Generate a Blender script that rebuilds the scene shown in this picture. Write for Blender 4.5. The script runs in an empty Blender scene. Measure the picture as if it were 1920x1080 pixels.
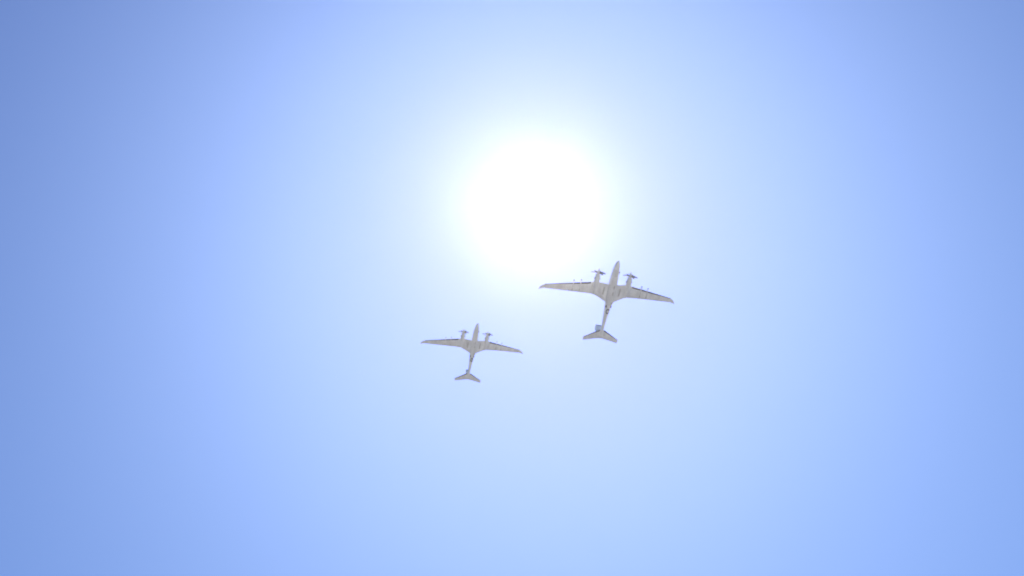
import bpy, math, random
from mathutils import Matrix, Vector

random.seed(7)
sc = bpy.context.scene
COL = sc.collection
PI = math.pi

# ------------------------------------------------------------------ camera
# The photographer stands on the airfield and looks steeply up at the sun.
F = 2788.0                                   # focal length in pixels of a 1920 px wide frame
UP = Vector((-0.0900, -0.4300, 0.8800)).normalized()   # the zenith in camera axes (right, down, into the view)
view = Vector((0, 0, 1))
NORTH = (view - view.dot(UP) * UP).normalized()
EAST = NORTH.cross(UP)
C2W = Matrix((EAST, NORTH, UP))              # camera axes (right, down, into) -> world axes
EYE = Vector((0, 0, 1.7))
cam = bpy.data.cameras.new('camera')
cam_o = bpy.data.objects.new('camera', cam)
COL.objects.link(cam_o)
cam.sensor_width = 36.0
cam.lens = 36.0 * F / 1920.0
cam.clip_start = 0.1
cam.clip_end = 30000.0
M = (C2W @ Matrix(((1, 0, 0), (0, -1, 0), (0, 0, -1)))).to_4x4()
M.translation = EYE
cam_o.matrix_world = M
sc.camera = cam_o

# ------------------------------------------------------------------ sun and sky
SUN = (C2W @ Vector((40 / F, -155 / F, 1))).normalized()     # the sun stands in the frame
SUN_EL = math.asin(SUN.z)
SUN_AZ = math.atan2(SUN.x, SUN.y)
world = bpy.data.worlds.new('World')
sc.world = world
world.use_nodes = True
nt = world.node_tree
bg = nt.nodes['Background']
sky = nt.nodes.new('ShaderNodeTexSky')
sky.sky_type = 'NISHITA'
sky.sun_disc = False
sky.sun_elevation = SUN_EL
sky.sun_rotation = SUN_AZ
sky.altitude = 0
sky.air_density = 1.0
sky.dust_density = 1.3
sky.ozone_density = 1.0
tint = nt.nodes.new('ShaderNodeMix')         # the camera's cool white balance
tint.data_type = 'RGBA'
tint.blend_type = 'MULTIPLY'
tint.inputs[0].default_value = 1.0
tint.inputs[7].default_value = (0.320, 0.500, 0.900, 1)
nt.links.new(sky.outputs[0], tint.inputs[6])
# a hazy day: the sky pales and brightens evenly from the zenith to the horizon
tc = nt.nodes.new('ShaderNodeTexCoord')
sep = nt.nodes.new('ShaderNodeSeparateXYZ')
nt.links.new(tc.outputs['Generated'], sep.inputs[0])
mr = nt.nodes.new('ShaderNodeMix')
mr.data_type = 'RGBA'
mr.inputs[6].default_value = (2.62, 2.58, 2.05, 1)      # at the horizon
mr.inputs[7].default_value = (0.825, 0.83, 0.88, 1)     # at the zenith
nt.links.new(sep.outputs[2], mr.inputs[0])
sc2 = nt.nodes.new('ShaderNodeVectorMath')
sc2.operation = 'MULTIPLY'
nt.links.new(tint.outputs[2], sc2.inputs[0])
nt.links.new(mr.outputs[2], sc2.inputs[1])
# sky glow softly capped per channel, standing in for the camera's highlight rolloff
spl = nt.nodes.new('ShaderNodeSeparateXYZ')
cmb = nt.nodes.new('ShaderNodeCombineXYZ')
nt.links.new(sc2.outputs[0], spl.inputs[0])
SKY_STRENGTH = 0.13
for ch, cap in enumerate((0.615, 0.74, 2.0)):
    cap /= SKY_STRENGTH
    def mth(op, a, b):
        n = nt.nodes.new('ShaderNodeMath')
        n.operation = op
        for k, q in enumerate((a, b)):
            if isinstance(q, float):
                n.inputs[k].default_value = q
            else:
                nt.links.new(q, n.inputs[k])
        return n.outputs[0]
    x = spl.outputs[ch]
    d = mth('POWER', mth('ADD', mth('POWER', mth('DIVIDE', x, float(cap)), 7.0), 1.0), 1.0 / 7.0)
    nt.links.new(mth('DIVIDE', x, d), cmb.inputs[ch])
nt.links.new(cmb.outputs[0], bg.inputs[0])
bg.inputs[1].default_value = SKY_STRENGTH

sun = bpy.data.lights.new('sun', 'SUN')
sun.energy = 3.5
sun.angle = math.radians(0.5)
sun.color = (1.0, 0.965, 0.92)
sun_o = bpy.data.objects.new('sun', sun)
COL.objects.link(sun_o)
sun_o.rotation_euler = SUN.to_track_quat('Z', 'Y').to_euler()
sun_o.location = SUN * 900

sc.view_settings.view_transform = 'Standard'
sc.view_settings.look = 'None'
sc.view_settings.exposure = 0.0
sc.view_settings.gamma = 1.0
sc.view_settings.use_curve_mapping = False
sc.cycles.use_denoising = True
sc.cycles.filter_width = 2.0               # the photograph is a little soft
sc.cycles.volume_bounces = 0
sc.cycles.max_bounces = 6

HAZE_DENSITY = 1.6e-5
HAZE_G = 0.948

# ------------------------------------------------------------------ helpers
def lnk(nt, a, b):
    nt.links.new(a, b)

def mat(name, col, rough=0.5, metal=0.0, var=0.06, scale=1.2, panel=0.0, bump=0.0):
    m = bpy.data.materials.new(name)
    m.use_nodes = True
    nt = m.node_tree
    b = nt.nodes['Principled BSDF']
    b.inputs['Roughness'].default_value = rough
    b.inputs['Metallic'].default_value = metal
    tc = nt.nodes.new('ShaderNodeTexCoord')
    n = nt.nodes.new('ShaderNodeTexNoise')
    n.noise_dimensions = '4D'
    n.inputs['Scale'].default_value = scale
    n.inputs['Detail'].default_value = 6
    mp = nt.nodes.new('ShaderNodeMapping')     # grime streaks run with the airflow
    mp.inputs['Scale'].default_value = (0.35, 1.0, 1.0)
    lnk(nt, tc.outputs['Object'], mp.inputs['Vector'])
    lnk(nt, mp.outputs[0], n.inputs['Vector'])
    oi = nt.nodes.new('ShaderNodeObjectInfo')
    ow = nt.nodes.new('ShaderNodeMath')
    ow.operation = 'MULTIPLY'
    ow.inputs[1].default_value = 40.0
    lnk(nt, oi.outputs['Random'], ow.inputs[0])
    lnk(nt, ow.outputs[0], n.inputs['W'])
    r = nt.nodes.new('ShaderNodeMapRange')
    r.inputs[3].default_value = 1 - var
    r.inputs[4].default_value = 1 + var
    r.inputs[1].default_value = 0.3
    r.inputs[2].default_value = 0.7
    lnk(nt, n.outputs[0], r.inputs[0])
    val = r.outputs[0]
    if panel > 0:                            # skin panels of slightly different paint tone
        sp = nt.nodes.new('ShaderNodeVectorMath')
        sp.operation = 'MULTIPLY'
        sp.inputs[1].default_value = (1 / 1.1, 1 / 0.62, 0)
        lnk(nt, tc.outputs['Object'], sp.inputs[0])
        fl = nt.nodes.new('ShaderNodeVectorMath')
        fl.operation = 'FLOOR'
        lnk(nt, sp.outputs[0], fl.inputs[0])
        wn = nt.nodes.new('ShaderNodeTexWhiteNoise')
        lnk(nt, fl.outputs[0], wn.inputs['Vector'])
        pr = nt.nodes.new('ShaderNodeMapRange')
        pr.inputs[3].default_value = 1 - panel
        pr.inputs[4].default_value = 1 + panel
        lnk(nt, wn.outputs['Value'], pr.inputs[0])
        mu = nt.nodes.new('ShaderNodeMath')
        mu.operation = 'MULTIPLY'
        lnk(nt, val, mu.inputs[0])
        lnk(nt, pr.outputs[0], mu.inputs[1])
        val = mu.outputs[0]
    s = nt.nodes.new('ShaderNodeVectorMath')
    s.operation = 'SCALE'
    s.inputs[0].default_value = col
    lnk(nt, val, s.inputs['Scale'])
    lnk(nt, s.outputs[0], b.inputs['Base Color'])
    if bump > 0:
        bp = nt.nodes.new('ShaderNodeBump')
        bp.inputs['Strength'].default_value = bump
        lnk(nt, n.outputs[0], bp.inputs['Height'])
        lnk(nt, bp.outputs[0], b.inputs['Normal'])
    return m

PAINT = mat('pale_grey_paint', (0.70, 0.715, 0.725), 0.45, var=0.14, scale=2.2, panel=0.06)
PAINT2 = mat('pale_grey_panel_paint', (0.655, 0.67, 0.68), 0.5, var=0.12, scale=2.2)
SEAM = mat('worn_grey_door_paint', (0.40, 0.395, 0.38), 0.6, var=0.15, scale=4)
BOOT = mat('black_rubber_boot', (0.035, 0.04, 0.045), 0.6, var=0.2, scale=3)
DARK = mat('dark_duct', (0.05, 0.05, 0.06), 0.7)
BLADE = mat('grey_composite_blade', (0.27, 0.27, 0.275), 0.45)
METAL = mat('heat_stained_metal', (0.30, 0.27, 0.25), 0.4, metal=0.8, var=0.2, scale=5)
MARK = mat('grey_marking_paint', (0.16, 0.17, 0.19), 0.55)
GLASS = mat('dark_sensor_glass', (0.03, 0.03, 0.035), 0.15)

def mesh_obj(name, verts, faces, material, parent=None, smooth=True):
    me = bpy.data.meshes.new(name)
    me.from_pydata([tuple(v) for v in verts], [], faces)
    import bmesh
    bm = bmesh.new()
    bm.from_mesh(me)
    bmesh.ops.recalc_face_normals(bm, faces=bm.faces)
    bm.to_mesh(me)
    bm.free()
    if smooth:
        me.polygons.foreach_set('use_smooth', [True] * len(me.polygons))
        me.set_sharp_from_angle(angle=math.radians(38))
    me.materials.append(material)
    o = bpy.data.objects.new(name, me)
    COL.objects.link(o)
    o.parent = parent
    return o

def tag(o, label=None, cat=None, group=None, kind=None):
    for k, v in (('label', label), ('category', cat), ('group', group), ('kind', kind)):
        if v:
            o[k] = v
    return o

def loft(rings, cap=True):
    n = len(rings[0])
    v = [p for r in rings for p in r]
    f = []
    for i in range(len(rings) - 1):
        for j in range(n):
            k = (j + 1) % n
            f.append((i * n + j, i * n + k, (i + 1) * n + k, (i + 1) * n + j))
    if cap:
        f.append(tuple(range(n)))
        f.append(tuple((len(rings) - 1) * n + j for j in range(n)))
    return v, f

def oval(x, y, z, hw, hh, n=28, e=2.0, axis='x'):
    r = []
    for i in range(n):
        t = 2 * PI * i / n
        c, s = math.cos(t), math.sin(t)
        a = hw * math.copysign(abs(c) ** (2 / e), c)
        b = hh * math.copysign(abs(s) ** (2 / e), s)
        r.append((x, y + a, z + b))
    return r

# ------------------------------------------------------------------ ground (below the frame; it lights the undersides)
def build_ground():
    m = bpy.data.materials.new('pale_airfield_ground')
    m.use_nodes = True
    nt = m.node_tree
    b = nt.nodes['Principled BSDF']
    b.inputs['Roughness'].default_value = 0.9
    tc = nt.nodes.new('ShaderNodeTexCoord')
    n = nt.nodes.new('ShaderNodeTexNoise')
    n.inputs['Scale'].default_value = 0.02
    n.inputs['Detail'].default_value = 10
    n.inputs['Roughness'].default_value = 0.65
    lnk(nt, tc.outputs['Object'], n.inputs['Vector'])
    cr = nt.nodes.new('ShaderNodeValToRGB')
    cr.color_ramp.elements[0].position = 0.35
    cr.color_ramp.elements[0].color = (0.31, 0.275, 0.22, 1)
    cr.color_ramp.elements[1].position = 0.65
    cr.color_ramp.elements[1].color = (0.44, 0.40, 0.33, 1)
    lnk(nt, n.outputs[0], cr.inputs[0])
    lnk(nt, cr.outputs[0], b.inputs['Base Color'])
    N, S = 24, 4000.0
    rnd = random.Random(3)
    v, f = [], []
    for i in range(N + 1):
        for j in range(N + 1):
            x, y = -S + 2 * S * i / N, -S + 2 * S * j / N
            far = max(0.0, (math.hypot(x, y) - 700) / 3300)
            v.append((x, y, rnd.uniform(-0.3, 1.0) * 10 * far))
    for i in range(N):
        for j in range(N):
            a = i * (N + 1) + j
            f.append((a, a + N + 1, a + N + 2, a + 1))
    o = mesh_obj('ground', v, f, m)
    tag(o, 'dry pale airfield ground under the aircraft', 'ground', kind='structure')

build_ground()

# ------------------------------------------------------------------ aircraft
# body axes: X to the nose, Y to the aircraft's left, Z up; metres
WING = [  # span station, leading edge, trailing edge, height, thickness
    (0.30, 1.00, -1.72, -0.02, 0.13), (0.66, 1.00, -1.54, 0.02, 0.135), (1.5, 1.05, -1.15, 0.20, 0.14),
    (2.05, 1.09, -0.91, 0.32, 0.14), (2.40, 1.09, -0.80, 0.39, 0.14), (2.75, 1.00, -0.79, 0.46, 0.135),
    (3.3, 0.80, -0.80, 0.55, 0.13), (5.0, 0.475, -0.835, 0.72, 0.125), (7.0, 0.09, -0.88, 0.88, 0.12),
    (8.6, -0.22, -0.915, 1.01, 0.11), (9.2, -0.34, -0.935, 1.07, 0.11), (9.48, -0.46, -0.99, 1.10, 0.10),
    (9.72, -0.66, -1.07, 1.13, 0.10), (9.9, -0.88, -1.16, 1.16, 0.09), (10.0, -1.14, -1.24, 1.18, 0.08)]
TAIL = [(0.0, -5.62, -7.02, 0.22, 0.10), (0.35, -5.80, -7.04, 0.21, 0.10), (1.0, -6.15, -7.16, 0.19, 0.10),
        (2.0, -6.70, -7.36, 0.15, 0.10), (2.48, -6.95, -7.47, 0.12, 0.09), (2.55, -7.02, -7.48, 0.12, 0.05)]
FIN = [(0.30, -5.00, -6.85, 0.0, 0.10), (0.9, -5.35, -6.88, 0.0, 0.10), (2.0, -5.75, -6.85, 0.0, 0.10),
       (3.0, -6.08, -6.80, 0.0, 0.10), (3.2, -6.22, -6.78, 0.0, 0.06)]

def at(tab, s):
    for a, b in zip(tab, tab[1:]):
        if a[0] <= s <= b[0]:
            t = (s - a[0]) / (b[0] - a[0])
            return (s,) + tuple(p + (q - p) * t for p, q in zip(a[1:], b[1:]))
    return tab[-1] if s > tab[-1][0] else tab[0]

def foil(u, t):
    u = max(u, 0.0)
    return 5 * t * (0.2969 * math.sqrt(u) - 0.126 * u - 0.3516 * u * u + 0.2843 * u ** 3 - 0.1036 * u ** 4)

def surface(tab, s0, s1, a, b, off=0.0, side=1, vertical=False):
    """an airfoil-section piece between two stations and two chord fractions"""
    st = [s0] + [q[0] for q in tab if s0 + 1e-4 < q[0] < s1 - 1e-4] + [s1]
    us = [u for u in (0.0, 0.008, 0.025, 0.06, 0.12, 0.22, 0.35, 0.5, 0.62, 0.75, 0.88, 1.0)]
    us = [a] + [u for u in us if a + 1e-3 < u < b - 1e-3] + [b]
    rings = []
    for s in st:
        _, le, te, z, t = at(tab, s)
        c = le - te
        up, lo = [], []
        for u in us:
            h = foil(u, t) * c + off + 0.002
            x = le - u * c + (off if u == 0 else 0)
            up.append((x, z + h * 1.05))
            lo.append((x, z - h * 0.95))
        if a == 0:
            loop = list(reversed(up)) + lo[1:]
        else:
            loop = list(reversed(up)) + lo
        if vertical:
            rings.append([(x, hz, s) for x, hz in loop])
        else:
            rings.append([(x, side * s, hz) for x, hz in loop])
    return loft(rings)

def box(cx, cy, cz, sx, sy, sz, taper=1.0):
    v = []
    for dz in (-1, 1):
        k = taper if dz < 0 else 1.0
        for dx, dy in ((-1, -1), (1, -1), (1, 1), (-1, 1)):
            v.append((cx + dx * sx / 2 * k, cy + dy * sy / 2 * k, cz + dz * sz / 2))
    return v, [(0, 1, 2, 3), (4, 5, 6, 7), (0, 1, 5, 4), (1, 2, 6, 5), (2, 3, 7, 6), (3, 0, 4, 7)]

# fuselage: station, half width, half height, centre height
FUS = [(4.50, 0.06, 0.05, -0.08), (4.47, 0.13, 0.12, -0.075), (4.37, 0.20, 0.19, -0.07), (4.20, 0.26, 0.25, -0.055), (3.80, 0.355, 0.34, -0.03),
       (3.2, 0.445, 0.43, 0.02), (2.55, 0.50, 0.49, 0.05), (1.9, 0.54, 0.54, 0.07), (1.2, 0.575, 0.56, 0.08),
       (0.3, 0.60, 0.56, 0.08), (-0.8, 0.58, 0.54, 0.09), (-1.5, 0.51, 0.49, 0.11), (-2.1, 0.445, 0.44, 0.13),
       (-3.0, 0.375, 0.37, 0.15), (-4.0, 0.285, 0.29, 0.18), (-5.0, 0.225, 0.23, 0.20), (-5.7, 0.19, 0.19, 0.22),
       (-6.3, 0.12, 0.13, 0.235), (-6.6, 0.05, 0.06, 0.24)]

def fus_at(x):
    for a, b in zip(FUS, FUS[1:]):
        if b[0] <= x <= a[0]:
            t = (x - a[0]) / (b[0] - a[0])
            return tuple(p + (q - p) * t for p, q in zip(a[1:], b[1:]))

def belly(x, y, off=0.0):
    hw, hh, cz = fus_at(x)
    q = max(0.0, 1 - (abs(y) / hw) ** 2.4)
    return cz - hh * q ** (1 / 2.4) - off

def patch(x0, x1, y0, y1, off, nx=4, ny=3):
    """a thin panel lying on the belly skin"""
    v, f = [], []
    for lay in (off, -0.03):
        for i in range(nx + 1):
            for j in range(ny + 1):
                x, y = x0 + (x1 - x0) * i / nx, y0 + (y1 - y0) * j / ny
                v.append((x, y, belly(x, y, lay)))
    k = (nx + 1) * (ny + 1)
    for i in range(nx):
        for j in range(ny):
            a = i * (ny + 1) + j
            f.append((a, a + 1, a + ny + 2, a + ny + 1))
            f.append((k + a, k + a + 1, k + a + ny + 2, k + a + ny + 1))
    rim = [i * (ny + 1) for i in range(nx + 1)] + [nx * (ny + 1) + j for j in range(1, ny + 1)] + \
          [i * (ny + 1) + ny for i in range(nx - 1, -1, -1)] + [j for j in range(ny - 1, 0, -1)]
    for a, b in zip(rim, rim[1:] + rim[:1]):
        f.append((a, b, k + b, k + a))
    return v, f

def build_aircraft():
    root = bpy.data.objects.new('twin_propeller_aircraft', None)
    root.empty_display_size = 2
    COL.objects.link(root)
    fus = mesh_obj('fuselage', *loft([oval(x, 0, cz, hw, hh, 32, 2.4) for x, hw, hh, cz in FUS]), PAINT, root)
    # wing root fairing under the fuselage
    fr = []
    for x, hw, d in ((1.35, 0.30, 0.05), (1.1, 0.62, 0.20), (0.5, 0.74, 0.27), (-0.5, 0.72, 0.27), (-1.3, 0.62, 0.2), (-1.9, 0.40, 0.10)):
        fr.append(oval(x, 0, -0.24, hw, d, 24, 2.2))
    mesh_obj('belly_fairing', *loft(fr), PAINT2, root)
    # belly equipment on the fuselage
    for y in (-1, 1):
        v, f = box(-2.12, y * 0.325, -0.10, 0.40, 0.17, 0.28, 0.85)
        mesh_obj('air_vent', v, f, DARK, fus, False)
    v, f = box(2.85, 0.46, -0.10, 0.30, 0.16, 0.18, 0.7)
    mesh_obj('probe_housing', v, f, DARK, fus, False)
    for x, y in ((0.75, 0.06), (-0.15, 0.06)):
        v, f = box(x, y, -0.56, 0.55, 0.05, 0.20, 0.7)
        mesh_obj('blade_antenna', v, f, SEAM, fus, False)
    # ring marking behind the wing
    v, f = [], []
    n = 28
    for i in range(n):
        t = 2 * PI * i / n
        for r in (0.34, 0.17):
            x, y = -2.85 + 1.15 * r * math.cos(t), 0.03 + 0.8 * r * math.sin(t)
            v += [(x, y, belly(x, y, 0.006)), (x, y, belly(x, y, -0.02))]
    for i in range(n):
        a, b = 4 * i, 4 * ((i + 1) % n)
        f += [(a, b, b + 2, a + 2), (a + 1, b + 1, b + 3, a + 3), (a, b, b + 1, a + 1), (a + 2, b + 2, b + 3, a + 3)]
    mesh_obj('ring_marking', v, f, MARK, fus)
    mesh_obj('hatch', *patch(-3.05, -2.72, -0.10, 0.16, 0.008), PAINT2, fus)
    mesh_obj('hatch', *patch(2.9, 2.3, -0.16, 0.16, 0.008), PAINT2, fus)
    v, f = box(-1.55, 0.20, -0.42, 0.30, 0.12, 0.14, 0.7)
    mesh_obj('drain_mast', v, f, SEAM, fus, False)

    for side in (-1, 1):
        w = mesh_obj('wing', *surface(WING, 0.30, 10.0, 0.0, 0.76, 0, side), PAINT, root)
        mesh_obj('flap', *surface(WING, 2.42, 6.0, 0.772, 1.0, 0, side), PAINT2, w)
        mesh_obj('inner_flap', *surface(WING, 0.45, 2.38, 0.772, 1.0, 0, side), PAINT, w)
        mesh_obj('aileron', *surface(WING, 6.04, 9.15, 0.772, 1.0, 0, side), PAINT2, w)
        mesh_obj('wing_tip', *surface(WING, 9.19, 10.0, 0.761, 1.0, 0, side), PAINT, w)
        mesh_obj('deicing_boot', *surface(WING, 3.02, 9.25, 0.0, 0.12, 0.008, side), BOOT, w)
        # main landing gear door strip and actuator fairings under the wing
        _, le, te, z, t = at(WING, 1.18)
        v, f = box(0.0, side * 1.16, z - 0.185, 1.15, 0.13, 0.10, 0.8)
        mesh_obj('gear_door', v, f, SEAM, w, False)
        for s, dep in ((4.42, 0.20), (5.42, 0.20)):
            _, le, te, z, t = at(WING, s)
            c = le - te
            rings = []
            for x, hw, top, bot in ((le + 0.42, 0.03, -0.10, -0.20), (le + 0.34, 0.06, -0.06, -0.24), (le, 0.055, 0.0, -0.24),
                                    (le - 0.45 * c, 0.05, 0.0, -0.24), (le - 0.72 * c, 0.03, -0.01, -0.16)):
                rings.append(oval(x, side * s, z + (top + bot) / 2, hw, (top - bot) / 2, 12, 2.6))
            p = mesh_obj('pylon', *loft(rings), PAINT2, w)
            v, f = box(le + 0.40, side * s, z - 0.15, 0.16, 0.11, 0.15, 0.8)
            mesh_obj('pylon_nose', v, f, DARK, w, False)
        for s in (4.42, 5.42):
            _, le, te, z, t = at(WING, s)
            v, f = box(le - 0.72 * (le - te), side * s, z - 0.12, 0.34, 0.10, 0.10, 0.8)
            mesh_obj('flap_actuator_fairing', v, f, SEAM, w, False)
        # engine nacelle
        ny, nz = side * 2.32, 0.30
        prof = [(2.26, 0.18, 0.18, 0.02), (2.20, 0.27, 0.26, 0.01), (2.0, 0.325, 0.32, 0.0), (1.5, 0.375, 0.37, -0.02),
                (1.0, 0.385, 0.38, 0.0), (0.4, 0.34, 0.33, 0.05), (-0.3, 0.22, 0.22, 0.10), (-0.85, 0.09, 0.10, 0.14)]
        nac = mesh_obj('nacelle', *loft([oval(x, ny, nz + dz, hw, hh, 24, 2.15) for x, hw, hh, dz in prof]), PAINT, root)
        mesh_obj('air_intake', *loft([oval(2.30, ny, nz - 0.24, 0.13, 0.07, 16), oval(2.0, ny, nz - 0.26, 0.15, 0.09, 16),
                                      oval(1.4, ny, nz - 0.30, 0.12, 0.06, 16)]), PAINT2, nac)
        mesh_obj('intake_duct', *loft([oval(2.305, ny, nz - 0.24, 0.10, 0.05, 16), oval(2.25, ny, nz - 0.24, 0.10, 0.05, 16)]), DARK, nac)
        for q in (-1, 1):
            mesh_obj('exhaust_stub', *loft([oval(1.75, ny + q * 0.31, nz - 0.02, 0.06, 0.09, 12), oval(1.45, ny + q * 0.41, nz - 0.02, 0.06, 0.09, 12)]), METAL, nac)
        # propeller: spinner with six scimitar blades
        prop = mesh_obj('propeller', *loft([oval(x, ny, nz + 0.02, r, r, 20) for x, r in
                        ((3.02, 0.015), (2.97, 0.06), (2.83, 0.11), (2.62, 0.16), (2.42, 0.18), (2.28, 0.185))]), PAINT2, root)
        for k in range(6):
            ph = math.radians((50 if side > 0 else 56) + 60 * k)
            rings = []
            for r, ch, sw, pit in ((0.12, 0.15, 0.0, 72), (0.28, 0.20, 0.03, 66), (0.50, 0.23, 0.06, 60), (0.75, 0.21, 0.05, 55),
                                   (0.93, 0.16, -0.03, 51), (1.03, 0.08, -0.12, 49)):
                pit = math.radians(pit)
                ring = []
                for i in range(10):
                    t = 2 * PI * i / 10
                    a, b = ch / 2 * math.cos(t), ch * 0.055 * math.sin(t)
                    # axial and tangential offsets
                    ax = a * math.sin(pit) - b * math.cos(pit)
                    tg = a * math.cos(pit) + b * math.sin(pit) + sw
                    ring.append((2.42 + ax - 0.10 * (r / 1.1) ** 3,
                                 ny + r * math.cos(ph) - tg * math.sin(ph),
                                 nz + 0.02 + r * math.sin(ph) + tg * math.cos(ph)))
                rings.append(ring)
            mesh_obj('blade', *loft(rings), BLADE, prop)
        # tailplane
        tp = mesh_obj('tailplane', *surface(TAIL, 0.0 if side > 0 else 0.003, 2.55, 0.0, 0.70, 0, side), PAINT, root)
        mesh_obj('elevator', *surface(TAIL, 0.004, 2.50, 0.715, 1.0, 0, side), PAINT2, tp)
        mesh_obj('deicing_boot', *surface(TAIL, 0.30, 2.50, 0.0, 0.13, 0.008, side), BOOT, tp)
    # fin
    fin = mesh_obj('fin', *surface(FIN, 0.30, 3.2, 0.0, 0.68, 0, 1, True), PAINT, root)
    mesh_obj('rudder', *surface(FIN, 0.45, 3.15, 0.70, 1.0, 0, 1, True), PAINT2, fin)
    mesh_obj('deicing_boot', *surface(FIN, 0.9, 3.0, 0.0, 0.09, 0.008, 1, True), BOOT, fin)
    return root

def copy_tree(o, parent=None):
    c = o.copy()
    COL.objects.link(c)
    c.parent = parent
    for ch in list(o.children):
        copy_tree(ch, c)
    return c

def place(o, px, py, dist, R):
    """stand the aircraft in the sky: line of sight, distance, attitude (camera axes)"""
    R = C2W @ Matrix(R)
    pos = EYE + C2W @ (Vector(((px - 960) / F, (py - 540) / F, 1)) * dist)
    m = R.to_4x4()
    m.translation = pos
    o.matrix_world = m
    return pos

near = build_aircraft()
far = copy_tree(near)
p1 = place(near, 1146.42, 546.62, 203.74,
           ((0.192678, 0.955097, -0.225089), (-0.934179, 0.108339, -0.339959), (-0.300308, 0.275777, 0.913106)))
p2 = place(far, 888.43, 647.83, 281.05,
           ((0.170155, 0.969276, -0.177626), (-0.941205, 0.106472, -0.320619), (-0.291856, 0.221738, 0.930405)))
G = 'aircraft flying in formation below the sun'
tag(near, 'larger, nearer pale grey twin-propeller aircraft, its wing tip reaching toward the sun', 'aircraft', G)
tag(far, 'smaller, farther pale grey twin-propeller aircraft at the lower left of the pair', 'aircraft', G)

# ------------------------------------------------------------------ haze: scattering volume added to stand in for lens glare and sun glow
def build_haze():
    top = max(p1.z, p2.z) + 12
    v, f = box(0, 0, (top - 5) / 2, 8200, 8200, top + 5)
    m = bpy.data.materials.new('glare_haze')
    m.use_nodes = True
    nt = m.node_tree
    nt.nodes.remove(nt.nodes['Principled BSDF'])
    pv = nt.nodes.new('ShaderNodeVolumePrincipled')
    pv.inputs['Color'].default_value = (1.0, 0.95, 0.92, 1)
    pv.inputs['Density'].default_value = HAZE_DENSITY
    pv.inputs['Anisotropy'].default_value = HAZE_G
    lnk(nt, pv.outputs[0], nt.nodes['Material Output'].inputs['Volume'])
    o = mesh_obj('haze', v, f, m, None, False)
    tag(o, 'added thin haze imitating lens glare around the sun and aircraft', 'haze', kind='stuff')

build_haze()
